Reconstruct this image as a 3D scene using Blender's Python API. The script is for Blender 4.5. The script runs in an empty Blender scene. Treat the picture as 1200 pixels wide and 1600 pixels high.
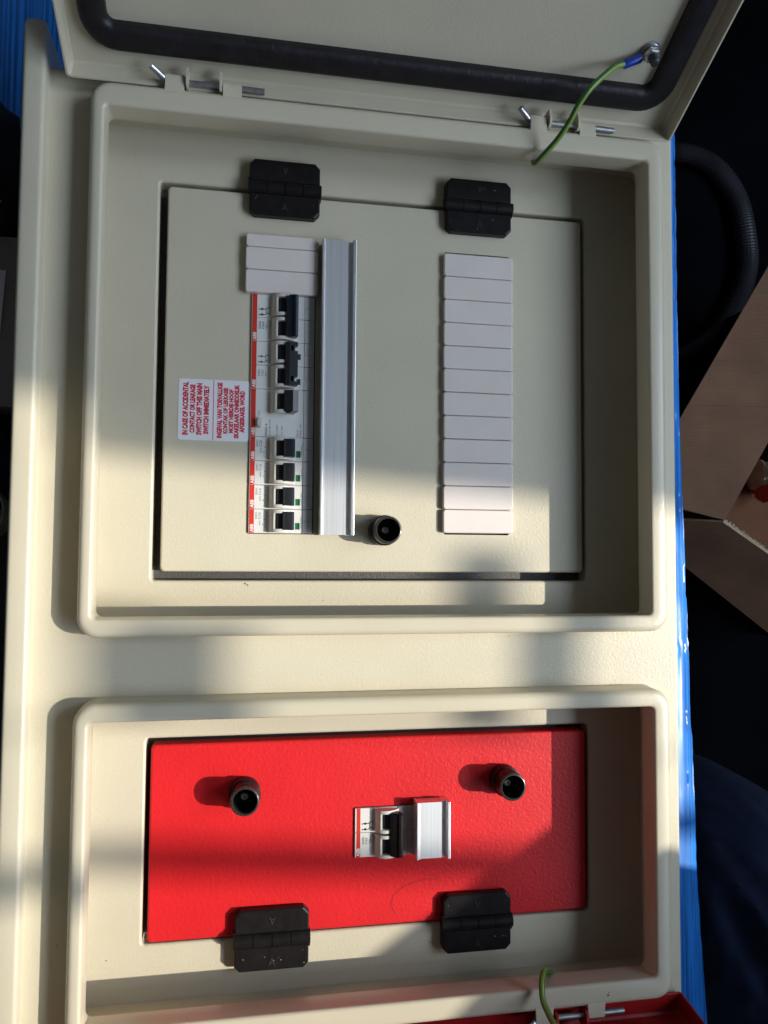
import bpy, bmesh, math, random
from mathutils import Vector, Matrix, noise
random.seed(7)
S = bpy.context.scene
COL = S.collection
MM = 0.001
# ------------------------------------------------------------------ camera
cam = bpy.data.objects.new("camera", bpy.data.cameras.new("camera"))
COL.objects.link(cam)
cam.location = (-0.0669388, -0.0193105, 0.5627977)
cam.rotation_euler = (0.0514, -0.1810, 0.0075)
cam.data.sensor_fit = 'HORIZONTAL'
cam.data.sensor_width = 36.0
cam.data.lens = 36.0 * 1228.12 / 1200.0
cam.data.clip_start = 0.01
cam.data.clip_end = 100.0
S.camera = cam
# ------------------------------------------------------------------ world, sun, exposure
SUN_EL, SUN_AZ = 0.7164, -0.0765
SUN_DIR = Vector((math.cos(SUN_EL)*math.cos(SUN_AZ), math.cos(SUN_EL)*math.sin(SUN_AZ), math.sin(SUN_EL)))
w = bpy.data.worlds.new("World"); S.world = w; w.use_nodes = True
nt = w.node_tree
sky = nt.nodes.new("ShaderNodeTexSky"); sky.sky_type = 'NISHITA'; sky.sun_disc = False
sky.sun_elevation = SUN_EL; sky.sun_rotation = math.radians(90) - SUN_AZ
sky.dust_density = 1.0; sky.ozone_density = 1.0
nt.links.new(sky.outputs[0], nt.nodes["Background"].inputs[0])
nt.nodes["Background"].inputs[1].default_value = 0.15
sun = bpy.data.objects.new("sun", bpy.data.lights.new("sun", 'SUN'))
COL.objects.link(sun)
sun.data.energy = 2.45; sun.data.angle = math.radians(0.53); sun.data.color = (1.0, 0.93, 0.80)
sun.rotation_euler = SUN_DIR.to_track_quat('Z', 'Y').to_euler()
sun.location = (3, 0, 3)
# daylight entering through the workshop window band
win = bpy.data.objects.new("window_light", bpy.data.lights.new("window_light", 'AREA')); COL.objects.link(win)
win.data.shape = 'RECTANGLE'; win.data.size = 3.0; win.data.size_y = 1.25; win.data.energy = 48; win.data.color = (0.70, 0.87, 1.06)
win.location = (2.46, -0.50, 2.30)
win.rotation_euler = Vector((2.46, 0, 2.30)).to_track_quat('Z', 'Y').to_euler()
S.view_settings.view_transform = 'Standard'; S.view_settings.look = 'None'
S.view_settings.gamma = 1.0; S.view_settings.exposure = 1.0
S.cycles.use_denoising = True
S.cycles.max_bounces = 8; S.cycles.diffuse_bounces = 5; S.cycles.caustics_reflective = False

# ------------------------------------------------------------------ materials
def mat(name, color, rough=0.5, metal=0.0, spec=0.5, bump=None, vary=None, extra=None, coat=0.0):
    """bump = (kind, scale per metre, strength, distance m); vary = (scale, amount) colour grain"""
    m = bpy.data.materials.new(name); m.use_nodes = True
    t = m.node_tree; b = t.nodes["Principled BSDF"]
    b.inputs["Base Color"].default_value = (*color, 1); b.inputs["Roughness"].default_value = rough
    b.inputs["Metallic"].default_value = metal; b.inputs["Specular IOR Level"].default_value = spec
    b.inputs["Coat Weight"].default_value = coat
    tc = t.nodes.new("ShaderNodeTexCoord")
    if vary:
        n = t.nodes.new("ShaderNodeTexNoise"); n.inputs["Scale"].default_value = vary[0]; n.inputs["Detail"].default_value = 4
        mp = t.nodes.new("ShaderNodeMapping"); mp.inputs["Scale"].default_value = vary[2] if len(vary) > 2 else (1, 1, 1)
        t.links.new(tc.outputs["Object"], mp.inputs[0]); t.links.new(mp.outputs[0], n.inputs["Vector"])
        r = t.nodes.new("ShaderNodeValToRGB"); a = vary[1]
        r.color_ramp.elements[0].position = 0.3; r.color_ramp.elements[1].position = 0.7
        r.color_ramp.elements[0].color = tuple(c*(1-a) for c in color) + (1,)
        r.color_ramp.elements[1].color = tuple(min(1, c*(1+a)) for c in color) + (1,)
        t.links.new(n.outputs["Fac"], r.inputs[0]); t.links.new(r.outputs[0], b.inputs["Base Color"])
    if bump:
        kind, sc, st, dist = bump[:4]
        mp = t.nodes.new("ShaderNodeMapping"); mp.inputs["Scale"].default_value = bump[4] if len(bump) > 4 else (1, 1, 1)
        t.links.new(tc.outputs["Object"], mp.inputs[0])
        if kind == 'vor':
            n = t.nodes.new("ShaderNodeTexVoronoi"); n.feature = 'SMOOTH_F1'; out = n.outputs["Distance"]
        else:
            n = t.nodes.new("ShaderNodeTexNoise"); n.inputs["Detail"].default_value = 2.5; n.inputs["Roughness"].default_value = 0.5
            n.inputs["Distortion"].default_value = 0.6; out = n.outputs["Fac"]
        n.inputs["Scale"].default_value = sc; t.links.new(mp.outputs[0], n.inputs["Vector"])
        bp = t.nodes.new("ShaderNodeBump"); bp.inputs["Strength"].default_value = st; bp.inputs["Distance"].default_value = dist
        t.links.new(out, bp.inputs["Height"]); t.links.new(bp.outputs[0], b.inputs["Normal"])
    return m

M = {}
PAINT = (0.565, 0.515, 0.395)
M['paint'] = mat("cream_textured_paint", PAINT, 0.38, bump=('noise', 560, 0.36, 0.0005), vary=(14, 0.035))
M['lip'] = mat("cream_smooth_paint", PAINT, 0.30, bump=('noise', 420, 0.22, 0.0004), vary=(14, 0.03))
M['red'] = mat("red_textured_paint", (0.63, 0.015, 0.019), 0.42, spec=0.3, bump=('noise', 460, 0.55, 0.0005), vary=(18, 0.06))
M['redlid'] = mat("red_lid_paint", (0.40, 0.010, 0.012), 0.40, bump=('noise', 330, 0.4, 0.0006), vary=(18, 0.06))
M['ledge'] = mat("grey_gap_strip", (0.085, 0.08, 0.078), 0.5, metal=0.2, bump=('noise', 900, 0.8, 0.0005), vary=(700, 0.25))
M['cavity'] = mat("dark_cavity", (0.015, 0.014, 0.013), 0.8)
M['black'] = mat("black_plastic", (0.012, 0.0105, 0.011), 0.35, spec=0.18, bump=('noise', 500, 0.15, 0.0003), vary=(160, 0.25))
M['rim'] = mat('glossy_black_rim', (0.035, 0.031, 0.031), 0.22, spec=0.6)
M['mark'] = mat('moulded_mark', (0.045, 0.042, 0.044), 0.2, spec=0.6)  # same black plastic, lightened: edge highlights put into the colour
M['gasket'] = mat("black_foam_gasket", (0.009, 0.007, 0.009), 0.5, spec=0.4, bump=('noise', 160, 0.4, 0.0012), vary=(90, 0.4))
M['white'] = mat("white_breaker_plastic", (0.66, 0.655, 0.63), 0.38, vary=(60, 0.02))
M['trim'] = mat("warm_grey_breaker_frame", (0.56, 0.545, 0.50), 0.40)
M['lever'] = mat("dark_grey_lever", (0.020, 0.021, 0.027), 0.36, vary=(200, 0.15))
M['navy'] = mat("blue_black_lever", (0.012, 0.016, 0.030), 0.28)
M['brand'] = mat("red_brand_strip", (0.56, 0.032, 0.018), 0.42)
M['green'] = mat("green_window", (0.01, 0.17, 0.055), 0.35)
M['greend'] = mat("dark_green_window", (0.006, 0.055, 0.022), 0.35)
M['blank'] = mat("pale_blank_plastic", (0.68, 0.615, 0.575), 0.42, vary=(40, 0.03))
M['label'] = mat("white_vinyl", (0.76, 0.75, 0.79), 0.4)
M['redink'] = mat("red_ink", (0.56, 0.008, 0.03), 0.5)
M['whiteink'] = mat("white_ink", (0.78, 0.74, 0.72), 0.5)
M['blackink'] = mat("dark_ink", (0.05, 0.05, 0.055), 0.6)
M['greyink'] = mat("grey_ink", (0.15, 0.155, 0.17), 0.6)
M['alu'] = mat("brushed_aluminium", (0.80, 0.81, 0.83), 0.42, metal=0.82, bump=('noise', 900, 0.25, 0.0002, (1, 0.01, 1)), vary=(900, 0.10, (1, 0.006, 1)))
M['steel'] = mat("zinc_steel", (0.55, 0.55, 0.58), 0.30, metal=0.9, vary=(300, 0.15))
M['darksteel'] = mat("dark_thread", (0.06, 0.06, 0.07), 0.4, metal=0.6)
M['brass'] = mat("pale_brass_pin", (0.62, 0.58, 0.46), 0.35, metal=0.5)
M['wire'] = mat("green_wire", (0.035, 0.13, 0.030), 0.4)
M['wirey'] = mat("yellow_wire_stripe", (0.20, 0.30, 0.05), 0.4)
M['sleeve'] = mat("blue_crimp_sleeve", (0.010, 0.045, 0.36), 0.35)
M['blue'] = mat("blue_corrugated_plastic", (0.022, 0.195, 0.72), 0.30, vary=(420, 0.55, (1, 0.012, 1)))  # long noise streaks put sun highlights of the flutes into the colour
M['hose'] = mat("black_hose", (0.026, 0.025, 0.032), 0.45)
M['board'] = mat("brown_cardboard", (0.195, 0.100, 0.056), 0.85, bump=('noise', 60, 0.4, 0.002, (1, 6, 1)), vary=(14, 0.22))
M['boardin'] = mat("orange_cardboard_inside", (0.15, 0.055, 0.020), 0.85, vary=(25, 0.12))
M['boardedge'] = mat("pale_cardboard_edge", (0.50, 0.38, 0.26), 0.9, vary=(300, 0.25))
M['denim'] = mat("dark_denim", (0.008, 0.016, 0.058), 0.9, bump=('noise', 900, 0.4, 0.0008), vary=(40, 0.35))
M['darkcloth'] = mat("black_cloth", (0.012, 0.012, 0.020), 0.9, bump=('noise', 600, 0.5, 0.001), vary=(50, 0.4))
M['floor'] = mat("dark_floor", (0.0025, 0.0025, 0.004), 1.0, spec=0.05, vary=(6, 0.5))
M['bench'] = mat("dark_bench", (0.03, 0.026, 0.022), 0.8, vary=(9, 0.3))
M['wall'] = mat("workshop_wall", (0.30, 0.30, 0.30), 0.9, vary=(2, 0.1))
M['frame'] = mat("unseen_bar_paint", (0.25, 0.26, 0.26), 0.6)
M['paper'] = mat("pale_paper", (0.85, 0.76, 0.80), 0.7)
M['clear'] = mat("clear_film", (0.55, 0.52, 0.48), 0.2)
M['blank_dark'] = mat("chip_metal", (0.10, 0.09, 0.09), 0.5)

# ------------------------------------------------------------------ mesh helpers (input in mm)
class MB:
    def __init__(s): s.v = []; s.f = []; s.m = []
    def add(s, vs, fs, mi=0):
        o = len(s.v); s.v += [tuple(v) for v in vs]; s.f += [tuple(i+o for i in f) for f in fs]; s.m += [mi]*len(fs)
    def loft(s, rings, cap0=False, cap1=False, closed=True, mi=0, loop=False):
        n = len(rings[0]); vs = [p for r in rings for p in r]; fs = []
        R = len(rings)
        for i in range(R if loop else R-1):
            a, b = i*n, ((i+1) % R)*n
            for k in range(n if closed else n-1):
                k2 = (k+1) % n; fs.append((a+k, a+k2, b+k2, b+k))
        if cap0: fs.append(tuple(reversed(range(n))))
        if cap1: fs.append(tuple((R-1)*n+k for k in range(n)))
        s.add(vs, fs, mi)
    def box(s, x0, x1, y0, y1, z0, z1, mi=0):
        v = [(x, y, z) for z in (z0, z1) for x, y in ((x0, y0), (x1, y0), (x1, y1), (x0, y1))]
        s.add(v, [(3, 2, 1, 0), (4, 5, 6, 7), (0, 1, 5, 4), (1, 2, 6, 5), (2, 3, 7, 6), (3, 0, 4, 7)], mi)
    def rbox(s, x0, x1, y0, y1, z0, z1, r=2.0, b=0.8, n=4, seg=3, mi=0, chamfer=False):
        rings = [rrect(x0, x1, y0, y1, r, z0, 1 if chamfer else n)]
        for i in range(seg+1):
            a = math.pi/2*i/seg; d = b*(1-math.cos(a)); z = z1-b+b*math.sin(a)
            rings.append(rrect(x0+d, x1-d, y0+d, y1-d, max(r-d, 0.05), z, 1 if chamfer else n))
        s.loft(rings, True, True, mi=mi)
    def tube(s, pts, r, n=10, caps=True, mi=0):
        pts = [Vector(p) for p in pts]; rings = []; prev = None
        for i, p in enumerate(pts):
            t = (pts[min(i+1, len(pts)-1)]-pts[max(i-1, 0)]).normalized()
            if prev is None:
                a = t.orthogonal().normalized()
            else:
                a = (prev - t*prev.dot(t)).normalized()
            prev = a; b = t.cross(a); rr = r(i) if callable(r) else r
            rings.append([p+a*(rr*math.cos(2*math.pi*k/n))+b*(rr*math.sin(2*math.pi*k/n)) for k in range(n)])
        s.loft(rings, caps, caps, mi=mi)
        return rings
    def lathe(s, prof, c=(0, 0, 0), n=28, cap0=True, cap1=True, mi=0):
        s.loft([[(c[0]+r*math.cos(2*math.pi*k/n), c[1]+r*math.sin(2*math.pi*k/n), c[2]+z) for k in range(n)] for r, z in prof], cap0, cap1, mi=mi)
    def extrude_y(s, prof, y0, y1, mi=0):   # prof: (x,z) polygon, counter-clockwise seen from -y
        s.loft([[(x, y0, z) for x, z in prof], [(x, y1, z) for x, z in prof]], True, True, mi=mi)
    def map(s, fn): s.v = [tuple(fn(*v)) for v in s.v]; return s
    def build(s, name, mats, parent=None, smooth=32, xform=None, wn=False):
        me = bpy.data.meshes.new(name)
        k = MM
        me.from_pydata([(a*k, b*k, c*k) for a, b, c in s.v], [], s.f)
        mats = mats if isinstance(mats, (list, tuple)) else [mats]
        for m in mats: me.materials.append(m)
        for p, mi in zip(me.polygons, s.m): p.material_index = mi
        bm = bmesh.new(); bm.from_mesh(me); bmesh.ops.recalc_face_normals(bm, faces=bm.faces); bm.to_mesh(me); bm.free()
        if smooth:
            me.polygons.foreach_set("use_smooth", [True]*len(me.polygons)); me.set_sharp_from_angle(angle=math.radians(smooth))
        o = bpy.data.objects.new(name, me); COL.objects.link(o)
        if parent: o.parent = parent
        if smooth and wn:
            md = o.modifiers.new("wn", 'WEIGHTED_NORMAL'); md.keep_sharp = True
        return o

def rrect(x0, x1, y0, y1, r, z, n=6):
    out = []
    for cx, cy, a0 in ((x1-r, y1-r, 0), (x0+r, y1-r, 90), (x0+r, y0+r, 180), (x1-r, y0+r, 270)):
        for i in range(n+1):
            a = math.radians(a0+90*i/n); out.append((cx+r*math.cos(a), cy+r*math.sin(a), z))
    return out
def spline(pts, n=10):
    P = [Vector(p) for p in pts]; P = [P[0]*2-P[1]] + P + [P[-1]*2-P[-2]]; out = []
    for i in range(1, len(P)-2):
        a, b, c, d = P[i-1:i+3]
        for k in range(n):
            t = k/n; out.append(0.5*((2*b)+(c-a)*t+(2*a-5*b+4*c-d)*t*t+(3*b-a-3*c+d)*t**3))
    out.append(P[-2]); return out
def tag(o, label=None, cat=None, group=None, kind=None):
    if label: o['label'] = label
    if cat: o['category'] = cat
    if group: o['group'] = group
    if kind: o['kind'] = kind
    return o
def thing(name, loc=(0, 0, 0), label=None, cat=None, group=None):
    o = bpy.data.objects.new(name, None); COL.objects.link(o); o.empty_display_size = 0.02
    o.location = tuple(c*MM for c in loc); return tag(o, label, cat, group)
_fonts = {}
def text(s, name, mats, parent, x, y0, length, cap, z, up=True, bold=0.0, kind=None):
    """flat print; up=True reads towards +Y with its baseline at x (letters rise towards -X)"""
    cu = bpy.data.curves.new("t", 'FONT'); cu.body = s; cu.size = 1.0; cu.resolution_u = 2; cu.offset = bold
    ob = bpy.data.objects.new("t", cu); COL.objects.link(ob)
    dg = bpy.context.evaluated_depsgraph_get(); me = bpy.data.meshes.new_from_object(ob.evaluated_get(dg))
    bpy.data.objects.remove(ob); bpy.data.curves.remove(cu)
    xs = [v.co.x for v in me.vertices]; ys = [v.co.y for v in me.vertices]
    sx = length/(max(xs)-min(xs)); sy = cap/(max(ys)-min(ys)); mx, my = min(xs), min(ys)
    for v in me.vertices:
        a, b = (v.co.x-mx)*sx, (v.co.y-my)*sy
        v.co = ((x-b)*MM, (y0+a)*MM, z*MM) if up else ((x+a)*MM, (y0+b)*MM, z*MM)
    me.materials.clear(); me.materials.append(mats)
    me.name = name; o = bpy.data.objects.new(name, me); COL.objects.link(o)
    if parent: o.parent = parent
    if kind: o['kind'] = kind
    return o

# ================================================================== the workshop round the bench
def struct(o): o['kind'] = 'structure'; return o
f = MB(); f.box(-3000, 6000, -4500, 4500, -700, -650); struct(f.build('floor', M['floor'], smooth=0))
c = MB(); c.box(-2600, 2400, -4500, 4500, 2960, 3060); struct(c.build('ceiling', M['wall'], smooth=0))
wl = MB(); wl.box(-2700, -2600, -4500, 4500, -650, 3060); wl.box(-2600, 2300, 3000, 3100, -650, 2959); wl.box(-2600, 2300, -3100, -3000, -650, 2959); struct(wl.build('wall', M['wall'], smooth=0))
wr = struct(bpy.data.objects.new('window_wall', None)); COL.objects.link(wr)
m_ = MB(); m_.box(2300, 2400, -2000, 2000, -650, 1440); m_.box(2300, 2400, -2000, 2000, 2860, 2955); m_.box(2300, 2400, -4500, -2001, -650, 3060); m_.box(2300, 2400, 2001, 4500, -650, 3060)
m_.build('wall_panel', M['wall'], wr, smooth=0)
m_ = MB(); m_.box(2300, 2400, -142, 330, 1441, 2203); m_.box(2300, 2400, -113, 330, 2203, 2859); m_.build('shade_pier', M['wall'], wr, smooth=0)  # unseen, sized and notched to keep sun off the upper part
for y0, y1 in ((-424, -403), (-1180, -1150), (900, 930)):  # unseen bars; the first is added and widened for a soft shadow band
    m_ = MB(); m_.box(2302, 2330, y0, y1, 1441, 2859); m_.build('unseen_bar', M['frame'], wr, smooth=0)
m_ = MB(); m_.box(2310, 2314, -321, -318, 1441, 2859); m_.build('stub_rod', M['frame'], wr, smooth=0)  # thin unseen rod added only to carry the two shading stubs
for z0, z1, y0, y1 in ((2130, 2188, -317.5, -248), (1911, 1935, -317.5, -185)):  # short unseen stubs added to cast two soft shadow patches
    m_ = MB(); m_.box(2304, 2328, y0, y1, z0, z1); m_.build('unseen_bar', M['frame'], wr, smooth=0)
# unseen board, added with a pointed outline to shade the lower right
bd = MB(); pts = [(-274, 640), (-371, 758), (-520, 890), (-1000, 890), (-1000, -650), (-560, -650), (-332, 465)]
bd.loft([[(900, y, z) for y, z in pts], [(916, y, z) for y, z in pts]], True, True)
tag(bd.build('shade_board', M['bench'], smooth=0), 'unseen dark board added beyond the right edge to shade the lower right', 'board')

# ================================================================== workbench, blue sheet
wb = thing('workbench', (0, 0, -650), 'dark workbench hidden under the blue plastic sheet', 'workbench')
t_ = MB(); t_.box(-600, 318, -700, 560, 500, 545); t_.build('tabletop', M['bench'], wb, smooth=0)
for x in (-560, 270):
    for y in (-660, 500):
        t_ = MB(); t_.box(x, x+40, y, y+40, 0, 499.8); t_.build('leg', M['bench'], wb, smooth=0)

EDGE = [(-620, 362), (-433, 357), (-326, 350.5), (-180, 346), (-96, 343.5), (21, 340), (150, 337), (360, 336), (560, 336)]
def edge_x(y):
    for (a, xa), (b, xb) in zip(EDGE, EDGE[1:]):
        if a <= y <= b: return xa+(xb-xa)*(y-a)/(b-a)
    return 331
def sheet():
    mb = MB(); xs = []; x = -420.0
    while x < 240: xs.append(x); x += 5.0 if -200 < x < 230 else 1.0
    ny = 230; rows = []
    us = [i/60 for i in range(61)]
    for j in range(ny+1):
        y = -600+1150*j/ny; ex = edge_x(y)+0.6*noise.noise((y*0.05, 3.3, 0))+0.7*noise.noise((y*0.5, 9.1, 0))
        row = []
        for X in xs: X = max(X, -206) if y < 318 else X; row.append((X, y, -101+0.55*abs(math.sin(X*math.pi/3.6))))
        for u in us:
            X = 240+(ex-240)*u; d = ex-X
            am = max(0, 1-d/30); wob = noise.noise((X*0.10, y*0.006, 0))*0.5+noise.noise((X*0.3, y*0.010, 4))*0.6
            ph = X*math.pi/3.6+noise.noise((X*0.02, y*0.006, 7))*0.5*am
            z = -101+(0.6+0.5*am)*abs(math.sin(ph))+am*wob-9*am*am
            if abs(y+104) < 6 and d < 26: z += 2.4*noise.noise((X*0.5, y*0.5, 1))
            row.append((X, y, z))
        rows.append(row)
    mb.loft(rows, closed=False)
    return mb
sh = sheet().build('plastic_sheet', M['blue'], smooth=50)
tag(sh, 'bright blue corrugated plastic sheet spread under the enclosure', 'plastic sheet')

# ================================================================== enclosure
enc = thing('electrical_enclosure', (0, 0, -98.5), 'cream steel electrical enclosure lying on its back with both lids open', 'electrical enclosure')
enc_z = 98.5
class P(MB):                       # parts of things whose empty is not at the origin
    pass
def part(mb, name, mats, parent, off=(0, 0, 0), **k):
    mb.v = [(x-off[0], y-off[1], z-off[2]) for x, y, z in mb.v]
    return mb.build(name, mats, parent, **k)
EO = (0, 0, -98.5)
ZP = 31.5
# front plate with two holes, sides folded down
b = MB()
gx = [-194, -161, 228, 247.5]; gy = [-344, -316, -118.5, -68, 277, 296]
V = {}
def gv(i, j):
    if (i, j) not in V: V[i, j] = len(V)
    return V[i, j]
fs = []
for i in range(3):
    for j in range(5):
        if i == 1 and j in (1, 3): continue
        fs.append((gv(i, j), gv(i+1, j), gv(i+1, j+1), gv(i, j+1)))
vs = [None]*len(V)
for (i, j), k in V.items(): vs[k] = (gx[i], gy[j], ZP)
b.add(vs, fs)
rings = []
for i in range(5):
    a = math.pi/2*i/4; d = 2.0*math.sin(a); z = ZP-2.0+2.0*math.cos(a)
    rings.append(rrect(-194-d, 247.5+d, -344-d, 296+d, 0.3+d, z, 3))
rings.append(rrect(-196, 249.5, -346, 298, 2.3, -98, 3))
b.loft(rings)
part(b, 'body', M['paint'], enc, EO, wn=True)
# recess walls
b = MB()
for y0, y1 in ((-74, 281), (-322, -115.5)):
    b.loft([rrect(-171, 237, y0, y1, 4, ZP-0.6, 2), rrect(-171, 237, y0, y1, 4, -4, 2)])
part(b, 'recess_wall', M['paint'], enc, EO, smooth=0)

def collar(Ox0, Ox1, Oy0, Oy1, Ix0, Ix1, Iy0, Iy1):
    mb = MB(); n = 8
    def ring(t, z, ro, ri):      # t=0 outer, 1 inner
        return rrect(Ox0+(Ix0-Ox0)*t, Ox1+(Ix1-Ox1)*t, Oy0+(Iy0-Oy0)*t, Oy1+(Iy1-Oy1)*t, ro+(ri-ro)*t, z, n)
    out = [rrect(Ox0-1.6, Ox1+1.6, Oy0-1.2, Oy1+1.2, 15, ZP-0.4, n), rrect(Ox0-0.5, Ox1+0.7, Oy0-0.5, Oy1+0.5, 14, ZP+1.5, n)]
    for i in range(6):           # outer rounding 4.5 mm
        a = math.pi/2*i/5; d = 4.5*(1-math.cos(a))
        out.append(rrect(Ox0+d, Ox1-d, Oy0+d, Oy1-d, 13-d*0.7, 45.5+4.5*math.sin(a), n))
    for i in range(5):           # inner rounding 2.2 mm
        a = math.pi/2*i/4; d = 2.2*(1-math.sin(a))
        out.append(rrect(Ix0-d, Ix1+d, Iy0-d, Iy1+d, 3.5+d*0.5, 47.8+2.2*math.cos(a), n))
    out.append(rrect(Ix0, Ix1, Iy0, Iy1, 3.4, 40, n)); out.append(rrect(Ix0+0.3, Ix1-0.3, Iy0+0.3, Iy1-0.3, 4.6, 33.4, n))
    out.append(rrect(Ix0, Ix1, Iy0, Iy1, 4.3, 32.2, n)); out.append(rrect(Ix0-1.6, Ix1+1.6, Iy0-1.6, Iy1+1.6, 4.3, 32.2, n))
    out.append(rrect(Ix0-1.6, Ix1+1.6, Iy0-1.6, Iy1+1.6, 4.3, 44, n))
    mb.loft(out)
    return mb
part(collar(-166, 232.5, -73, 283, -157, 219, -61.3, 266.8), 'collar', M['lip'], enc, EO, smooth=40)
part(collar(-166.5, 233, -324.5, -113.2, -157, 220, -309.2, -125), 'collar', M['lip'], enc, EO, smooth=40)
# canopy lip along the left side
cb = MB(); rings = []
X0, X1, Y0, Y1 = -208.5, -194.2, -400, 322
rings.append(rrect(X0, X1, Y0, Y1, 5, -98, 5)); rings.append(rrect(X0, X1, Y0, Y1, 5, 42, 5))
for i in range(1, 6):
    a = math.pi/2*i/5; d = 3.0*(1-math.cos(a)); rings.append(rrect(X0+d, X1-d, Y0+d, Y1-d, 5-d*.8, 42+3*math.sin(a), 5))
cb.loft(rings, True, True); part(cb, 'canopy', M['lip'], enc, EO, smooth=40)

# inner frame (recessed) with rounded cut-out edges
def frame(x0, x1, y0, y1, hx0, hx1, hy0, hy1):
    mb = MB(); n = 4; zf = -2.4
    mb.add([(x0, y0, zf), (x1, y0, zf), (x1, y1, zf), (x0, y1, zf)], [])
    rings = [rrect(x0, x1, y0, y1, 0.5, zf, n), rrect(hx0-2, hx1+2, hy0-2, hy1+2, 4, zf, n)]
    for i in range(1, 5):
        a = math.pi/2*i/4; d = 2*(1-math.sin(a)); rings.append(rrect(hx0-d, hx1+d, hy0-d, hy1+d, 2+d, zf-2+2*math.cos(a), n))
    rings.append(rrect(hx0, hx1, hy0, hy1, 2, -16, n))
    mb.loft(rings); mb.v = mb.v[4:] if False else mb.v
    return mb
def strip_unused(o):
    bm = bmesh.new(); bm.from_mesh(o.data); bmesh.ops.delete(bm, geom=[v for v in bm.verts if not v.link_faces], context='VERTS'); bm.to_mesh(o.data); bm.free()
for a in ((-171.5, 237.5, -74.5, 281.5, -127.0, 193.4, -39.0, 243.6), (-171.5, 237.5, -322.5, -115, -127.8, 194.2, -284.4, -147.0)):
    strip_unused(part(frame(*a), 'inner_frame', M['paint'], enc, EO, smooth=60, wn=True))
for a in ((-140, 205, -50, 255), (-140, 205, -297, -135)):
    g = MB(); g.box(a[0], a[1], a[2], a[3], -20, -15.5); part(g, 'backing_strip', M['ledge'], enc, EO, smooth=0)

# inner doors with cut-outs
def door(x0, x1, y0, y1, holes, name, material):
    mb = MB(); b = 1.6; n = 4; seg = 4
    rings = [rrect(x0, x1, y0, y1, 3, -13, n)]
    for i in range(seg+1):
        a = math.pi/2*i/seg; d = b*(1-math.cos(a)); rings.append(rrect(x0+d, x1-d, y0+d, y1-d, 3-d*.8, -b+b*math.sin(a), n))
    mb.loft(rings)
    for h in holes:
        mb.box(*h, -6, -5.5, 1)
        mb.loft([rrect(*h, 0.4, 0, 1), rrect(*h, 0.4, -1.6, 1)])
    mb.v = [(x, y, z-EO[2]) for x, y, z in mb.v]
    o = mb.build(name, [material, M['cavity']], None, smooth=0)
    bm = bmesh.new(); bm.from_mesh(o.data)
    bmesh.ops.remove_doubles(bm, verts=bm.verts, dist=1e-6)
    zt = -EO[2]*MM
    ed = [e for e in bm.edges if e.is_boundary and all(abs(v.co.z-zt) < 1e-6 for v in e.verts)]
    r = bmesh.ops.triangle_fill(bm, use_beauty=True, use_dissolve=False, edges=ed)
    bmesh.ops.recalc_face_normals(bm, faces=bm.faces)
    for fc in bm.faces: fc.smooth = True
    bm.to_mesh(o.data); bm.free()
    o.data.set_sharp_from_angle(angle=math.radians(40))
    o.parent = enc
    md = o.modifiers.new("wn", 'WEIGHTED_NORMAL'); md.keep_sharp = True
    return o
door(-121.3, 190.0, -32.8, 239.8, [(-62.0, -15.8, -6.1, 205), (81, 131, -5.0, 207.4)], 'inner_door', M['paint'])
door(-124.4, 191.0, -282.4, -151.0, [(16.0, 58.6, -234.5, -199.3)], 'inner_door', M['red'])['label'] = 'red inner door of the lower compartment'

# door hinges: black plastic, two leaves and four knuckles, arrow-like A marks
def door_hinge(cx, cy, lab):
    h = bpy.data.objects.new('door_hinge', None); COL.objects.link(h); h.parent = enc
    h.location = (cx*MM, cy*MM, 98.5*MM); h['label'] = lab
    for s in (1, -1):
        l = MB(); y0, y1 = (4.6, 20.4) if s > 0 else (-20.4, -4.6)
        # outline with cut outer corners
        c = 3.6
        if s > 0: pl = [(-25.2, y0), (25.2, y0), (25.2, y1-c), (25.2-c, y1), (-25.2+c, y1), (-25.2, y1-c)]
        else: pl = [(-25.2, y0), (-25.2, y0+c), (-25.2+c, y0), (25.2-c, y0), (25.2, y0+c), (25.2, y1), (-25.2, y1)][1:]
        mx = sum(p[0] for p in pl)/len(pl); my = sum(p[1] for p in pl)/len(pl)
        def off(d, z): return [(x-math.copysign(d, x), (y-d if y > my else y+d), z) for x, y in pl]
        l.loft([off(0, -2.3), off(0, 5.4), off(0.35, 6.1), off(1.0, 6.5)], True, True)
        l.build('leaf', M['black'], h, smooth=20)
        tx = text('A', 'mark', M['mark'], h, 0, 0, 4.6, 5.2, 6.62, up=False)
        for v in tx.data.vertices:
            x, y, z = v.co; x -= 2.3*MM; y -= 2.6*MM
            v.co = ((x, y-14.2*MM, z) if s < 0 else (-x, 13.0*MM-y, z))
        tx.data.flip_normals() if False else None
        sol = tx.modifiers.new("solid", 'SOLIDIFY'); sol.thickness = 0.0009; sol.offset = 0
    xs = [-26.3, -12.8, 0, 12.8, 26.3]
    for i in range(4):
        k = MB(); n = 20; prof = []
        for j in range(n): a = 2*math.pi*j/n; prof.append((5.0*math.cos(a), 4.6+5.0*math.sin(a)))
        x0, x1 = xs[i]+0.22, xs[i+1]-0.22
        k.loft([[(x0, y, z) for y, z in prof], [(x1, y, z) for y, z in prof]], True, True)
        d = (2.4, -2.4)[i % 2]
        k.box(x0, x1, min(d, d*2.6), max(d, d*2.6), -1.5, 6.0)
        k.build('knuckle', M['black'], h, smooth=35)
    return h
M['dust'] = mat('grey_dust', (0.32, 0.31, 0.30), 0.9)
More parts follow.
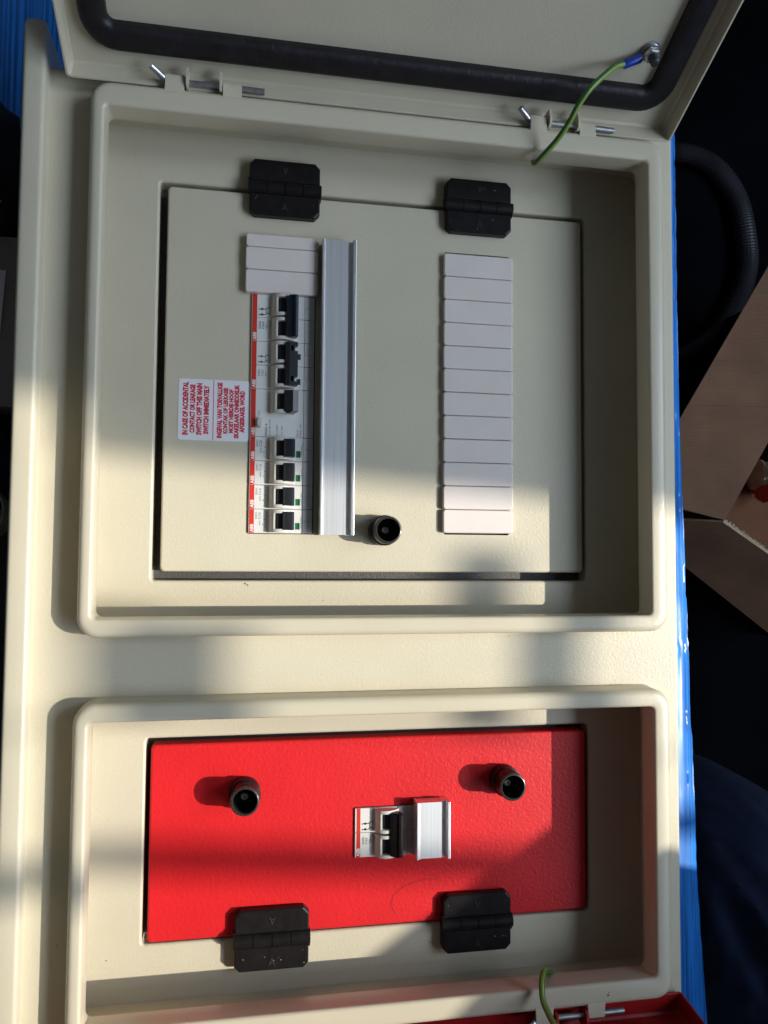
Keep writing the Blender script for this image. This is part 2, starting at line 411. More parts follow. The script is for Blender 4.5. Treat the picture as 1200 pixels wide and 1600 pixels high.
def dust(h, n):
    m_ = MB()
    for _ in range(n):
        s_ = random.choice((1, -1)); x = random.uniform(-23, 23); y = s_*random.uniform(6.2, 18.5); r_ = random.uniform(.18, .42); a0 = random.uniform(0, 6)
        m_.add([(x+r_*random.uniform(.6, 1.5)*math.cos(a0+k*1.257), y+r_*math.sin(a0+k*1.257), 6.53) for k in range(5)], [(0, 1, 2, 3, 4)])
    o = m_.build('dust_specks', M['dust'], h, smooth=0); o['kind'] = 'stuff'
for h_, n_ in ((door_hinge(-39.4, 242.3, 'upper left black hinge'), 3), (door_hinge(105.8, 242.0, 'upper right black hinge'), 6), (door_hinge(-41.0, -283.6, 'lower left black hinge'), 9), (door_hinge(105.0, -283.2, 'lower right black hinge'), 5)): dust(h_, n_)

hr = MB(); hr.tube(spline([(78, -252.5, .3), (66.5, -253, .35), (55, -255.8, .4), (47, -260.6, .5), (43.6, -267.8, .7), (46, -273.8, .6), (51.5, -277, .4)], 8), 0.10, 5)
tag(hr.build('stray_hair', M['blackink'], smooth=0), 'fine dark hair curled on the red door beside the right hinge', 'hair')
# quarter-turn locks
def lock(cx, cy, turn):
    h = bpy.data.objects.new('lock', None); COL.objects.link(h); h.parent = enc
    h.location = (cx*MM, cy*MM, 98.5*MM); h.rotation_euler = (0, 0, turn)
    m_ = MB()
    m_.lathe([(10.9, 0), (11.0, 8.6), (10.7, 9.2), (10.0, 9.4), (9.8, 20.6), (9.5, 21.6), (9.0, 22.0), (8.3, 21.9), (7.9, 21.2), (7.7, 7), (0.1, 6.6)], n=36, cap0=False, cap1=True)
    m_.build('barrel', M['black'], h, smooth=40)
    m_ = MB(); m_.lathe([(9.82, 20.4), (9.6, 21.7), (9.1, 22.15), (8.3, 22.1), (7.85, 21.4), (7.8, 20.2)], n=36, cap0=False, cap1=False); m_.build('rim', M['rim'], h, smooth=50)
    m_ = MB(); m_.lathe([(2.6, 6.7), (2.6, 10.2), (2.0, 10.8), (0.9, 10.9), (0.8, 9), (0.1, 9)], n=18, cap0=False); m_.build('pin', M['brass'], h)
    m_ = MB()
    for a in (70, 250):
        for q in range(1):
            c0 = [(9.95*math.cos(math.radians(a+t)), 9.95*math.sin(math.radians(a+t))) for t in range(-22, 23, 4)]
            m_.loft([[(x, y, 12.0) for x, y in c0], [(x, y, 17.0) for x, y in c0]], closed=False)
    m_.build('slot', M['cavity'], h)
    m_ = MB(); m_.box(-1.4, 1.4, -7.75, -5.6, 7, 15); m_.build('key_rib', M['black'], h, smooth=0)
lock(35.0, -2.7, 0.5); lock(-61.0, -185.2, 0.3); lock(126.4, -184.2, 0.0)

# outer lids: shallow trays standing open
def lid(hx0, hx1, Yh, Zh, ang, sgn, length, paint, gk, name, lab):
    u = Vector((0, sgn*math.cos(ang), math.sin(ang))); n = Vector((0, -sgn*math.sin(ang), math.cos(ang))); B = Vector((0, Yh, Zh-EO[2]))
    def L(x, s, o): return Vector((x, 0, 0))+B+u*s+n*o
    lb = MB(); k = 4
    rr = lambda d, o, r: [tuple(L(x, s, o)) for x, s, _ in rrect(hx0+d, hx1-d, d, length-d, r, 0, k)]
    lb.loft([rr(1.0, -16, 2.5), rr(0, -15, 3), rr(0, -0.8, 3), rr(0.5, 0, 2.6), rr(1.6, 0, 2), rr(2.0, -0.6, 2), rr(2.4, -12.6, 2), rr(3.8, -14, 1.5)], True, True)
    o = lb.build(name, paint, enc, smooth=40, wn=True); o['label'] = lab
    g = MB(); gx0, gx1, gs0, gs1 = gk
    rr = lambda d, h: [tuple(L(x, s, -14+h)) for x, s, _ in rrect(gx0+d, gx1-d, gs0+d, gs1-d, 22-d, 0, 8)]
    g.loft([rr(0, -0.3), rr(0.2, 4.2), rr(0.9, 6.2), rr(2.6, 7.2), rr(5, 7.6), rr(8.5, 7.8), rr(12, 7.5), rr(14.6, 6.9), rr(16.3, 5.4), rr(16.9, 3), rr(17, -0.3)])
    g.build('gasket', M['gasket'], o, smooth=50)
    return o, L
lid1, L1 = lid(-182.3, 240.6, 285.3, 43.0, math.radians(63), 1, 378, M['paint'], (-170.5, 229, 15.8, 362), 'outer_lid', 'cream outer lid open over the upper compartment')
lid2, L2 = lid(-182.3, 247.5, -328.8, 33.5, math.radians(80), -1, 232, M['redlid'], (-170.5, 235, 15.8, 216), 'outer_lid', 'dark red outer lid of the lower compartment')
# earth stud on the upper lid
sp = L1(201.5, 56.0, -14); nv = Vector((0, -math.sin(math.radians(63)), math.cos(math.radians(63))))
q = nv.to_track_quat('Z', 'Y')
def at_stud(mb): return mb.map(lambda x, y, z: tuple(q @ Vector((x, y, z)) + sp))
s_ = MB(); s_.lathe([(6.6, 0), (6.6, 1.2), (4, 1.3)], n=24); s_.lathe([(5.6, 1.3), (5.5, 2.4), (3, 2.5)], n=24)
at_stud(s_).build('washer', M['steel'], lid1)
s_ = MB(); s_.lathe([(5.2, 3.6), (5.2, 7.2), (4.4, 7.8), (2.9, 7.9)], n=6); at_stud(s_).build('nut', M['steel'], lid1, smooth=20)
s_ = MB(); s_.lathe([(2.8+(0.25 if i % 2 else 0), 7.6+0.45*i) for i in range(16)]+[(1.9, 15)], n=14); at_stud(s_).build('stud', M['darksteel'], lid1)

# lid hinges: tabs of the collar, U bracket of the lid, steel pin
def lid_hinge(x0, lid_top, yb, sgn, bracket_mat):
    h = bpy.data.objects.new('lid_hinge', None); COL.objects.link(h); h.parent = enc; h.location = (x0*MM, yb*MM, 98.5*MM)
    Y = lambda a: a*sgn
    for a, c, top in ((0, 12.0, 11.0), (37, 49, 9.2)):
        m_ = MB(); prof = [(-7, 49.3), (2, 49.9), (top-3, 50.0), (top-0.8, 49.4), (top, 47.6), (top-0.4, 45.2), (top-1.6, 45.0), (top-1.4, 47.2), (top-3, 48.4), (2, 48.3), (-7, 47.7)]
        xa = (a-0.0, c)
        m_.loft([[(xa[0]-1.2 if y < 0 else xa[0], Y(y), z) for y, z in prof], [(xa[1]+1.2 if y < 0 else xa[1], Y(y), z) for y, z in prof]], True, True)
        m_.build('tab', M['lip'], h, smooth=30)
    for a in (13.2, 34.6):
        m_ = MB(); prof = [(2.2, 40), (2.2, 50), (4, 52.4), (8, 53), (15, 51), (15, 40)]
        m_.loft([[(a, Y(y), z) for y, z in prof], [(a+1.7, Y(y), z) for y, z in prof]], True, True); m_.build('ear', bracket_mat, h, smooth=0)
    m_ = MB(); m_.box(14.9, 34.6, min(Y(2.2), Y(3.8)), max(Y(2.2), Y(3.8)), 40, 44); m_.build('bracket_web', bracket_mat, h, smooth=0)
    m_ = MB(); y, z = 7.2, 46.6
    m_.tube(spline([(-8.8, Y(12.2), 52.8), (-6.0, Y(10.8), 51.0), (-2.0, Y(8.6), 48.6), (2, Y(7.3), 46.7), (10, Y(y), z), (36, Y(y), z), (61.5, Y(y-0.4), z+0.2), (63.0, Y(y-0.4), z+0.2)], 5), 2.05, 12)
    m_.build('pin', M['steel'], h)
lid_hinge(-119.8, 0, 281.2, 1, M['lip']); lid_hinge(130.2, 0, 281.2, 1, M['lip'])
lid_hinge(132.4, 0, -323.2, -1, M['redlid']); lid_hinge(-119.0, 0, -323.2, -1, M['redlid'])

# chips in the paint
ch = MB()
for x, y, z, r in ((-144.3, 261.5, -2.3, .35), (-104.6, 241.3, -2.3, .45), (-63, -41.4, -2.3, .8), (-61.4, -42.2, -2.3, .6), (-7.6, -53.2, -2.3, .4), (-150.4, -292.7, -2.3, .5), (-174.6, -264.5, 31.58, .45), (183.6, -317.3, 50.06, .9), (184.2, -315.6, 50.06, .6), (-163.4, 270.6, 49.0, 1.1), (-163.8, 266.6, 49.0, .8), (120, -76.5, 31.6, .35), (-34.8, -236, 0.08, .5), (72, -298, -2.3, .5)):
    k = 8; ch.add([(x+r*(.6+.6*random.random())*math.cos(2*math.pi*i/k), y+r*(.6+.6*random.random())*math.sin(2*math.pi*i/k), z) for i in range(k)], [tuple(range(k))])
ch.v = [(x, y, z-EO[2]) for x, y, z in ch.v]
o = ch.build('paint_chips', M['blank_dark'], enc, smooth=0); o['kind'] = 'stuff'

# ================================================================== warning label
wlb = thing('warning_label', (-86.6, 80.8, 0.05), 'white warning sticker with red English and Afrikaans lettering beside the breakers', 'warning sticker')
WO = (-86.6, 80.8, 0.05)
m_ = MB(); m_.rbox(-111.2, -61.9, 59.1, 102.4, 0.05, 0.28, 2.2, 0.1, n=5, seg=1); part(m_, 'sticker', M['label'], wlb, WO)
m_ = MB(); m_.box(-87.35, -86.85, 59.4, 102.1, 0.30, 0.33); part(m_, 'divider_line', M['redink'], wlb, WO, smooth=0)
for s, x, a, b_, cap in (("IN CASE OF ACCIDENTAL", -104.3, 62.6, 100.2, 3.6), ("CONTACT OR LEAKAGE", -99.6, 64.2, 98.4, 3.4), ("SWITCH OFF THIS MAIN", -94.8, 62.8, 99.5, 3.6), ("SWITCH IMMEDIATELY", -90.1, 63.6, 98.2, 3.4),
                         ("INGEVAL VAN TOEVALLIGE", -80.9, 61.1, 100.6, 3.35), ("KONTAK OF LEKKASIE", -77.0, 64.4, 97.0, 3.0), ("MOET HIERDIE HOOF", -73.1, 64.9, 96.0, 3.0), ("SKAKELAAR ONMIDDELIK", -69.2, 61.2, 99.6, 3.2), ("AFGESKAKEL WORD", -65.3, 65.4, 95.2, 3.2)):
    text(s, 'lettering', M['redink'], wlb, x-WO[0], a-WO[1], b_-a, cap*1.1, 0.30, bold=0.062)

# ================================================================== circuit breakers
PITCH = 17.14
def breaker(name, x, y, z, mods, style, label, cat, marks, group):
    t = thing(name, (x, y, z), label, cat, group)
    H = PITCH*mods
    g = 0.12
    for k in range(mods if style != 'rcd' else 1):
        ya, yb = (k*PITCH+g, (k+1)*PITCH-g) if style != 'rcd' else (g, H-g)
        m_ = MB(); m_.rbox(0, 37.7, ya, yb, -6, 0, 0.3, 0.25, n=1, seg=1); m_.build('pole_body', M['white'], t, smooth=0)
        for q in range(2 if style != 'rcd' else 1):
            m_ = MB(); hh = (yb-ya)/(2 if style != 'rcd' else 1)
            m_.rbox(37.95, 45, ya+q*hh+0.06, ya+(q+1)*hh-0.06, -6, -0.05, 0.3, 0.2, n=1, seg=1); m_.build('terminal_cover', M['white'], t, smooth=0)
    m_ = MB(); m_.box(0.5 if style != 'low' else 1.2, 3.9, 0.3, H-0.2, 0, 0.10); m_.build('brand_strip', M['brand'], t, smooth=0)
    text("ABB", 'lettering', M['whiteink'], t, 3.55, 0.9, 5.6, 2.5, 0.16, bold=0.03)
    # saddles at both sides of every lever opening
    arc = [(14.2, 0), (14.6, 2.2), (15.8, 4.6), (18.2, 6.6), (21.5, 7.3), (25.0, 6.8), (28.0, 5.2), (30.5, 2.8), (32.0, 0)]
    rows = [(k*PITCH, (k+1)*PITCH) for k in range(mods)] if style != 'rcd' else [(H-18.4, H-0.8)]
    sd = MB()
    for ya, yb in rows:
        for c0, c1 in ((ya+0.75, ya+3.0), (yb-3.0, yb-0.75)):
            sd.extrude_y(arc, c0, c1)
        bar = [(14.2, 0), (14.6, 2.2), (15.8, 4.6), (17.4, 6.0), (18.6, 6.0), (18.7, 0)]
        sd.extrude_y(bar, ya+3.0, yb-3.0)
    sd.build('lever_saddle', M['trim'], t, smooth=28)
    dk = MB()
    for ya, yb in rows:
        drum = [(18.7, 0.05), (18.9, 2.0), (20.5, 3.6), (24, 4.2), (30, 3.0), (31, 0.05)]
        dk.extrude_y(drum, ya+3.0, yb-3.0)
    dk.build('lever_drum', M['lever'] if style != 'main' and style != 'low' else M['navy'], t, smooth=35)
    lv = MB(); ml = M['lever']
    if style in ('main', 'low'):
        ml = M['navy'] if style == 'main' else M['black']
        prof = [(23.4, 3.0), (24.4, 8.4), (28.0, 10.6), (29.3, 10.9), (29.6, 12.0), (31.0, 12.2), (32.4, 11.4), (32.8, 9.5), (31.8, 3.0)]
        lv.extrude_y(prof, 2.6, H-2.6)
        # end cheeks slightly inset give the rounded ends
        lv.extrude_y([(25.5, 4), (26, 8.2), (29.5, 10.2), (31.8, 10), (31, 4)], 2.0, 2.6); lv.extrude_y([(25.5, 4), (26, 8.2), (29.5, 10.2), (31.8, 10), (31, 4)], H-2.6, H-2.0)
    elif style == 'double':
        prof = [(23.4, 3.0), (24.2, 8.6), (27.0, 10.0), (31.6, 9.6), (32.8, 8.4), (31.8, 3.0)]
        for c0, c1, gap in ((1.6, 4.4, 0), (4.4, 8.0, 1), (8.0, H-8.0, 0), (H-8.0, H-4.4, 1), (H-4.4, H-1.6, 0)):
            if gap:
                lv.extrude_y([(23.4, 3.0), (24.2, 8.6), (27.0, 10.0), (27.9, 9.9), (27.9, 3.0)], c0, c1)
                lv.extrude_y([(29.6, 3.0), (29.6, 9.75), (30.6, 9.65), (30.6, 3.0)], c0, c1)
            else: lv.extrude_y(prof, c0, c1)
    elif style == 'rcd':
        prof = [(23.0, 3.0), (24.0, 8.0), (27.5, 10.4), (29.6, 10.8), (33.2, 9.2), (33.6, 7.0), (32.0, 3.0)]
        lv.extrude_y(prof, H-17.0, H-1.9)
        lv.extrude_y([(24.6, 4), (25.4, 7.6), (28.5, 9.6), (32.0, 8.4), (31.4, 4)], H-17.8, H-17.0)
    else:
        prof = [(23.4, 3.0), (24.0, 7.4), (25.2, 8.9), (29.4, 9.9), (30.8, 9.7), (31.6, 8.6), (31.2, 3.0)]
        lv.extrude_y(prof, 2.3, H-2.1)
    lv.build('lever', ml, t, smooth=25)
    if style == 'mcb':
        m_ = MB(); m_.box(32.9, 36.1, 2.9, 7.6, 0, 0.12); m_.build('indicator_window', M['green'], t, smooth=0)
        m_ = MB(); m_.box(34.7, 36.1, 2.9, 7.6, 0.13, 0.2); m_.build('window_shade', M['greend'], t, smooth=0)
    if style == 'double':
        for k in range(2):
            m_ = MB(); m_.box(32.6, 35.3, k*PITCH+4.0+k*1.0, k*PITCH+8.2+k*1.0, 0, 0.12); m_.build('indicator_window', M['greend'], t, smooth=0)
    if style == 'rcd':
        m_ = MB(); n = 24
        el = lambda f, z: [(6.9+2.1*f*math.cos(2*math.pi*k/n), 9.7+3.5*f*math.sin(2*math.pi*k/n), z) for k in range(n)]
        m_.loft([el(1, 0), el(1, 3.4), el(.9, 4.0), el(.75, 4.1)], False, True); m_.build('test_button', M['trim'], t)
        text("TEST", 'lettering', M['greyink'], t, 6.9, 14.8, 4.0, 1.2, 0.06)
    if style in ('main', 'low', 'double'):
        ink = M['blackink'] if style != 'double' else M['greyink']; l = MB()
        for yy in (PITCH+2.0, PITCH+6.0):      # the two-pole contact symbol
            l.box(5.0, 9.3, yy, yy+.5, .05, .09); l.box(6.6, 8.2, yy-.5, yy+1.0, .05, .09)
            l.add([(9.2, yy+.1, .09), (9.6, yy-.3, .09), (11.6, yy+1.5, .09), (11.2, yy+1.9, .09)], [(0, 1, 2, 3)])
            l.box(11.4, 13.4, yy+.9, yy+1.3, .05, .09); l.box(5.0, 5.4, yy-.6, yy+.6, .05, .09)
        l.box(10.2, 10.5, PITCH+2.4, PITCH+6.6, .05, .09)
        if style != 'double': l.box(11.2, 11.45, PITCH-6.6, PITCH-2.2, .05, .09); l.box(13.2, 13.45, PITCH-6.6, PITCH-2.2, .05, .09); l.box(11.45, 13.2, PITCH-6.6, PITCH-6.35, .05, .09); l.box(11.45, 13.2, PITCH-2.45, PITCH-2.2, .05, .09)
        l.build('contact_symbol', ink, t, smooth=0)
    for s, xx, yy, ln, cp, ink in marks:
        text(s, 'lettering', M[ink], t, xx, yy, ln, cp, 0.06, bold=0.018)
    return t
BX, BZ = -61.6, 1.6
ys = [131.45+0.0, 97.2, 62.9, 45.75, 28.6, 11.45, -5.7]
gU = 'circuit breakers on the upper door'
breaker('circuit_breaker', BX, ys[0], BZ, 2, 'main', 'two-pole breaker with one tall blue-black lever, directly below the pale blanks', 'circuit breaker',
        [("S202", 6.6, 9.0, 5.6, 1.5, 'blackink'), ("C63", 9.0, 9.0, 5.2, 1.7, 'blackink'), ("440V", 11.0, 9.0, 3.6, 1.0, 'blackink')], gU)
breaker('circuit_breaker', BX, ys[1], BZ, 2, 'double', 'two-pole breaker whose joined lever has square holes, two dark green windows', 'circuit breaker',
        [("S202", 6.6, 9.0, 5.0, 1.4, 'greyink'), ("C32", 9.0, 9.0, 4.6, 1.5, 'greyink'), ("6000", 10.9, 9.2, 3.2, 0.8, 'greyink')], gU)
breaker('earth_leakage_breaker', BX, ys[2], BZ, 2, 'rcd', 'wide earth leakage breaker with oval test button and one broad lever', 'earth leakage breaker',
        [("FH202 A", 12.2, 0.9, 8.6, 1.6, 'blackink'), ("In 63A IΔn 0,03A", 14.6, 0.9, 11.6, 1.2, 'greyink'), ("Un 230/400V~", 19.6, 0.9, 9.0, 1.0, 'greyink'), ("10 000", 23.0, 2.0, 6.0, 0.9, 'greyink'), ("30mA", 34.2, 0.8, 5.0, 1.2, 'greyink'), ("50Hz  AC", 36.2, 0.8, 9.0, 1.0, 'greyink')], gU)
for k, (c_, lb) in enumerate((("C20", 'single-pole breaker just below the earth leakage breaker, in the shade'), ("C16", 'single-pole breaker on the edge of the sunlight, second of the four singles'),
                             ("C16", 'single-pole breaker in the sunlight, third of the four singles'), ("C10", 'single-pole breaker at the bottom end of the column, fully sunlit'))):
    breaker('circuit_breaker', BX, ys[3+k], BZ, 1, 'mcb', lb, 'circuit breaker',
            [("S201", 6.0, 10.0, 4.8, 1.3, 'greyink'), (c_, 8.6, 10.0, 4.6, 1.7, 'greyink'), ("1", 11.6, 9.4, 0.6, 1.0, 'greyink'), ("~230/400", 37.3, 3.0, 9.0, 0.8, 'greyink'), ("6000", 8.4, 5.6, 3.4, 0.9, 'greyink'), ("3", 10.6, 5.8, 0.9, 0.9, 'greyink')], gU)
breaker('circuit_breaker', 16.3, -234.1, BZ, 2, 'low', 'two-pole breaker with black lever set in the red door', 'circuit breaker',
        [("S202", 6.6, 9.0, 5.0, 1.4, 'blackink'), ("C32", 9.0, 9.0, 4.4, 1.5, 'blackink'), ("230V", 11.0, 9.4, 3.4, 1.0, 'blackink')], None)

# ================================================================== blanking strips
def strip(name, x0, x1, ylist, z, label):
    t = thing(name, ((x0+x1)/2, ylist[0], 0), label, 'blanking strip', 'blanking strips on the upper door')
    o_ = ((x0+x1)/2, ylist[0], 0)
    for a, c_ in zip(ylist, ylist[1:]):
        dz = random.uniform(-.15, .15)
        m_ = MB(); m_.rbox(x0+random.uniform(-.15, .15), x1+random.uniform(-.15, .15), a+0.16, c_-0.16, 0.05, z+dz, 1.9, 0.9, n=4, seg=3)
        m_.v = [(x, y, zz-(0.0)) for x, y, zz in m_.v]
        part(m_, 'blank', M['blank'], t, o_, wn=True)
    return t
strip('blanking_strip', 79.3, 132.8, [-4.0+17.45*k for k in range(13)], 4.2, 'long pale strip of twelve blanks on the right half of the upper door')
strip('blanking_strip', -66.5, -14.6, [165.6, 182.2, 198.6, 208.2], 5.8, 'short pale strip of three blanks above the breaker column')

# ================================================================== aluminium rails
def rail(x0, y0, y1, label):
    t = thing('aluminium_rail', (x0, (y0+y1)/2, 0), label, 'aluminium rail', 'aluminium cover rails')
    a, c_ = y0-(y0+y1)/2, y1-(y0+y1)/2
    m_ = MB(); m_.extrude_y([(1.9, 0.1), (1.9, 11.2), (18.5, 11.2), (18.5, 0.1)], a+0.25, c_-0.25); m_.build("web", M['alu'], t, smooth=0)
    m_ = MB(); m_.extrude_y([(0, 0.1), (0, 12.0), (0.4, 12.6), (1.4, 12.6), (1.85, 12.0), (1.85, 0.1)], a, c_); m_.extrude_y([(1.86, 10), (1.86, 11.5), (3.2, 11.45), (3.2, 10)], a, c_-.4); m_.build('flange', M['alu'], t, smooth=25)
    m_ = MB(); m_.extrude_y([(18.55, 0.1), (18.55, 8.6), (22.0, 8.6), (22.0, 13.2), (22.5, 13.7), (23.1, 13.7), (23.2, 13.0), (23.6, 13.0), (23.7, 13.7), (24.1, 13.6), (24.3, 13.0), (24.3, 0.1)], a, c_); m_.build('flange', M['alu'], t, smooth=25)
rail(-12.2, -6.6, 205.8, 'long aluminium rail standing right of the breaker column')
rail(58.7, -234.2, -195.0, 'short aluminium rail on the red door')

# ================================================================== earth wires
def stripe_tube(pts, r, name, label, extra=None):
    t = thing(name, pts[0], label, 'earth wire', 'green and yellow earth wires'); o_ = pts[0]
    m_ = MB(); sp_ = spline(pts, 12); n = 14; base = len(m_.v)
    rings = m_.tube(sp_, r, n)
    R = len(sp_)
    for i, fc in enumerate(m_.f):
        if len(fc) == 4: k = (i % n); m_.m[i] = 1 if k in (2, 3, 4, 9, 10) else 0
    part(m_, 'insulation', [M['wire'], M['wirey']], t, o_, smooth=60)
    return t, o_
st = L1(201.5, 56, -14)+Vector((0, 0, EO[2]))
w1, wo = stripe_tube([(185.6, 314.4, 82.6), (178, 311, 84.4), (170.5, 304.5, 86.2), (158.4, 292.3, 86), (152.8, 284, 79.5), (149.4, 276, 72), (144.9, 268.4, 63), (139.1, 262.0, 54), (136.6, 260.4, 44), (138.4, 265.0, 34), (142, 271, 27), (146, 276, 20)], 2.0,
                     'earth_wire', 'green and yellow earth wire from the cream lid stud into the upper compartment')
m_ = MB(); m_.tube([(184.0, 313.6, 82.2), (186.0, 314.5, 82.9), (194.4, 317.6, 85.4), (195.2, 317.9, 85.6)], lambda i: (2.7, 3.0, 3.0, 2.6)[i], 12); part(m_, 'crimp_sleeve', M['sleeve'], w1, wo)
m_ = MB(); m_.tube([(195.2, 317.9, 85.6), (198.4, 319.0, 86.4)], 1.5, 8); part(m_, 'ring_terminal', M['brass'], w1, wo)
stripe_tube([(156, -318, 22), (152.0, -312, 28), (146, -305, 36.5), (139.5, -300.6, 45.5), (134.9, -303, 53.5), (133.6, -311, 58.5), (134.6, -316.3, 66), (136.0, -320, 76), (139, -327, 88), (146, -338, 96)], 2.0, 'earth_wire', 'green and yellow earth wire looping over the bottom collar to the red lid')

# ================================================================== floor clutter on the right
hz = -632
hp = [(530, 600), (568, 613), (595, 614), (634, 609), (667, 593), (696, 559), (711, 519), (719, 457), (712, 415), (697, 378), (674, 341), (646, 314), (597, 286), (540, 270), (480, 262)]
sc_ = (562.8+632)/(562.8+540)
hp = [(-66.9+(x+66.9)*sc_, -19.3+(y+19.3)*sc_) for x, y in hp]
hs = spline([(x, y, hz) for x, y in hp], 26)
m_ = MB(); m_.tube(hs, lambda i: 18.0 if i % 2 else 16.4, 18)
tag(m_.build('corrugated_hose', M['hose'], smooth=0), 'black ribbed hose curving in a half loop on the dark floor', 'hose')

# cardboard box with flaps folded out
C0 = Vector((510.5, 24.7, -300.0)); d1 = Vector((61, 97.5, 0)).normalized(); d2 = Vector((d1.y, -d1.x, 0)); dn = Vector((0, 0, -1))
cb_ = thing('cardboard_box', (C0.x, C0.y, -430), 'open brown cardboard box with its flaps folded out on the floor', 'cardboard box')
CO = (C0.x, C0.y, -430)
def panel(a, b, c, d, th, mi=0):          # a sheet of board with pale cut edges
    n_ = (b-a).cross(d-a).normalized()*th; mb = MB(); v = [a, b, c, d]; v = v+[p+n_ for p in v]
    mb.add([tuple(p) for p in v], [(3, 2, 1, 0), (4, 5, 6, 7)], 0); mb.add([tuple(p) for p in v], [(0, 1, 5, 4), (1, 2, 6, 5), (2, 3, 7, 6), (3, 0, 4, 7)], 1)
    return mb
H_ = 130.0; bi = [M['boardin'], M['boardedge']]; bo = [M['board'], M['boardedge']]
A_, B_, C_, D_ = C0, C0+d1*420, C0+d1*420+d2*330, C0+d2*330; dz = dn*H_
part(panel(A_, B_, B_+dz, A_+dz, 4), 'side_panel', bi, cb_, CO, smooth=0); part(panel(D_, A_, A_+dz, D_+dz, 4), 'side_panel', bi, cb_, CO, smooth=0)
part(panel(B_, C_, C_+dz, B_+dz, 4), 'side_panel', bi, cb_, CO, smooth=0); part(panel(C_, D_, D_+dz, C_+dz, 4), 'side_panel', bi, cb_, CO, smooth=0)
part(panel(A_+dz*.97, B_+dz*.97, C_+dz*.97, D_+dz*.97, 3), 'bottom_panel', bi, cb_, CO, smooth=0)
fl = (-d2+Vector((0, 0, -0.22))); up1 = Vector((0, 0, 1.2))
for si, so, ei, eo in ((0.0, -33, 165.6, 103.6), (166.2, 104.2, 233.7, 171.7), (234.3, 172.3, 420, 372)):
    part(panel(C0+d1*si+up1, C0+d1*so+fl*104+up1, C0+d1*eo+fl*104+up1, C0+d1*ei+up1, 3.4), 'flap', bo, cb_, CO, smooth=0)
fl2 = (-d1+Vector((0, 0, -1.7)))
part(panel(C0+d1*-0.5+Vector((0, 0, -1.5)), C0+d2*330+d1*-0.5+Vector((0, 0, -1.5)), C0+d2*330+fl2*62, C0-d2*84+fl2*44, -3.4), 'flap', bo, cb_, CO, smooth=0)
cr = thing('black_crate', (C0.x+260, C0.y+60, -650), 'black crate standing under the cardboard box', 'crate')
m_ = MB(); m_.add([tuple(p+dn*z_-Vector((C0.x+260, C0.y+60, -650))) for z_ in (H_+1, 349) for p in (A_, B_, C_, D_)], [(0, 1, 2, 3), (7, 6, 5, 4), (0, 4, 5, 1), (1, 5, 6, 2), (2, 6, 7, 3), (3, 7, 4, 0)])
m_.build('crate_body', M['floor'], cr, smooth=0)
m_ = MB()   # frayed tape along the near opening edge
for i in range(46):
    p_ = C0+d2*(i*2.6)+d1*random.uniform(-1.2, 1.0)+Vector((0, 0, 1.2)); r_ = random.uniform(0.5, 1.5)
    m_.add([tuple(p_+Vector((r_*math.cos(a), r_*math.sin(a), random.uniform(0, .8)))) for a in (0.3, 1.9, 3.2, 5.0)], [(0, 1, 2, 3)])
o = part(m_, 'frayed_edge', M['boardedge'], cb_, CO, smooth=0); o['kind'] = 'stuff'
pk = thing('wrapped_package', (648, 92, -426), 'crumpled red, white and black wrapped package inside the cardboard box', 'package')
def blob(sx, sy, sz, seed, amp=0.18, nu=28, nv=16):
    mb = MB(); rings = []
    for j in range(nv+1):
        ph = math.pi*(j+0.02)/(nv+0.04)
        ring = []
        for i in range(nu):
            th_ = 2*math.pi*i/nu; d = Vector((math.sin(ph)*math.cos(th_), math.sin(ph)*math.sin(th_), math.cos(ph)))
            k = 1+amp*noise.noise(d*1.8+Vector((seed, 0, 0)))+amp*.5*noise.noise(d*5+Vector((0, seed, 0)))
            ring.append((d.x*sx*k, d.y*sy*k, max(d.z, -0.8)*sz*k))
        rings.append(ring)
    mb.loft(rings, True, True); return mb
b1 = blob(30, 42, 30, 3.1); b1.v = [(x+14, y+16, z+26) for x, y, z in b1.v]; b1.build('black_wrapping', M['darkcloth'], pk, smooth=40)
b1 = blob(6, 20, 26, 5.7, .3); b1.v = [(x-19, y+2, z+24) for x, y, z in b1.v]; b1.build('white_wrapping', M['clear'], pk, smooth=40)
b1 = blob(11, 22, 26, 8.2, .3); b1.v = [(x-9, y-14, z+28) for x, y, z in b1.v]; b1.build('red_wrapping', M['brand'], pk, smooth=40)

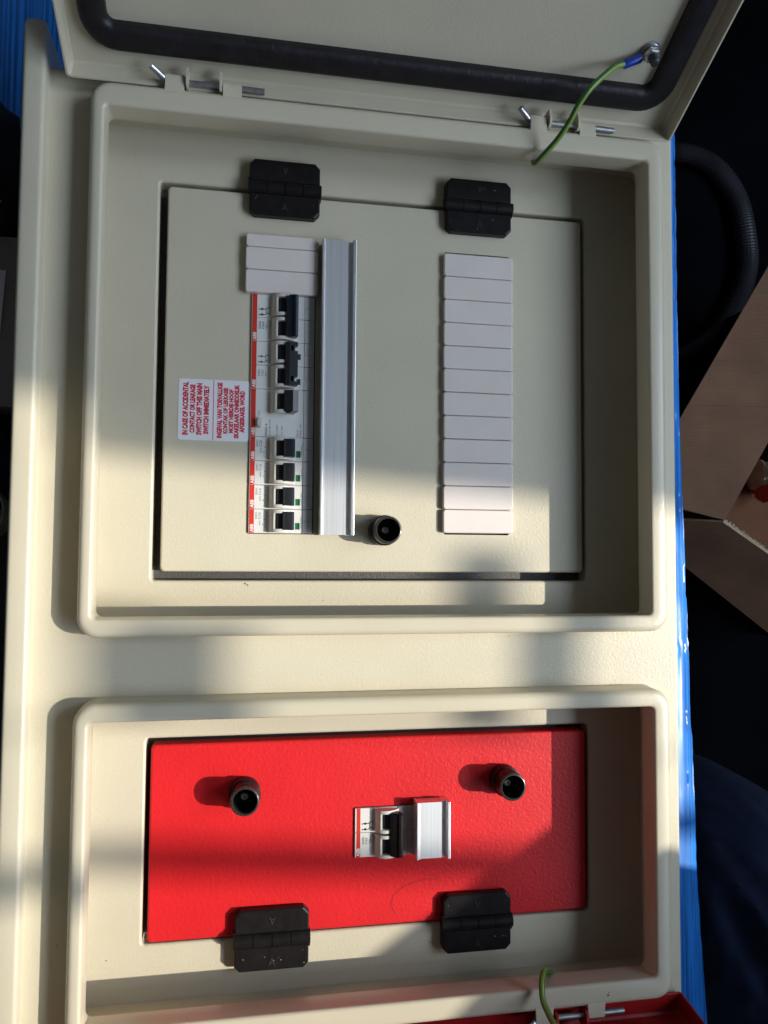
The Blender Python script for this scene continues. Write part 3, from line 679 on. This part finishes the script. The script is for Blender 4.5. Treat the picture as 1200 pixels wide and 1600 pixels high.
# dark denim heap beside the bench
rows = []
for j in range(1, 43):
    row = []; f_ = j/42
    for i in range(72):
        th_ = 2*math.pi*i/72; R_ = 1+0.16*noise.noise((math.cos(th_)*1.3, math.sin(th_)*1.3, 8))
        x = 660+185*R_*f_*math.cos(th_); y = -528+185*R_*f_*math.sin(th_)
        dr = abs((x-575)*0.8-(y+380)*0.3)/24
        z = -648+292*max(0.0, 1-f_**2.6)**0.62+(26*math.exp(-dr*dr)+24*noise.noise((x*.016, y*.011, 2))+26*(1-abs(noise.noise((x*.020+y*.008, y*.013-x*.006, 5)))*2.2))*(1-f_**4)
        row.append((x, y, max(z, -649)))
    rows.append(row)
m_ = MB(); m_.loft(rows, True, False)
tag(m_.build('denim_heap', M['denim'], smooth=60), 'heap of dark blue denim cloth in the shade at the lower right', 'cloth')

# ================================================================== things on the left of the enclosure
m_ = blob(46, 66, 40, 1.3, .2); m_.v = [(x-278, y+266, z-62) for x, y, z in m_.v]
tag(m_.build('black_bag', M['darkcloth'], smooth=50), 'crumpled black bag lying left of the canopy near the top', 'bag')
m_ = MB(); m_.loft([[(-300, 236, -27), (-252, 236, -26), (-238.5, 229.5, -26), (-252, 220, -27), (-300, 222, -28)], [(-300, 236, -25), (-252, 236, -24.4), (-238.5, 229.5, -25), (-252, 220, -25), (-300, 222, -26)]], True, True)
tag(m_.build('paper_scrap', M['clear'], smooth=0), 'small pale pointed scrap of paper on the black bag', 'paper scrap')
m_ = MB(); m_.box(-330, -226, 88, 217, -99, -60.2)
m_.map(lambda x, y, z: (x+0.05*(y-88), y, z))
M['carton'] = mat('grey_brown_carton', (0.33, 0.27, 0.25), 0.9, vary=(20, 0.15))
tag(m_.build('carton', M['carton'], smooth=0), 'dark grey-brown carton half hidden left of the canopy', 'carton')
m_ = MB(); m_.loft([[(-320, 192, -59.9), (-243.6, 191, -59.9), (-246.2, 142, -59.9), (-320, 140, -59.9)], [(-320, 192, -59.3), (-243.6, 191, -59.3), (-246.2, 142, -59.3), (-320, 140, -59.3)]], True, True)
tag(m_.build('paper_sheet', M['paper'], smooth=0), 'pale mauve sheet of paper lying on the dark carton', 'paper')
m_ = blob(44, 46, 34, 6.1, .22); m_.v = [(x-280, y+42, z-70) for x, y, z in m_.v]
tag(m_.build('navy_cloth', M['denim'], smooth=50), 'dark navy rag left of the canopy below the carton', 'rag')
m_ = MB(); m_.lathe([(22, 0), (24, 30), (25, 42), (24.2, 42.2), (23.2, 30), (21, 1)], c=(-264, 10, -99), n=28, cap0=True)
tag(m_.build('plastic_cup', M['clear'], smooth=40), 'pale plastic cup just showing at the left edge', 'cup')
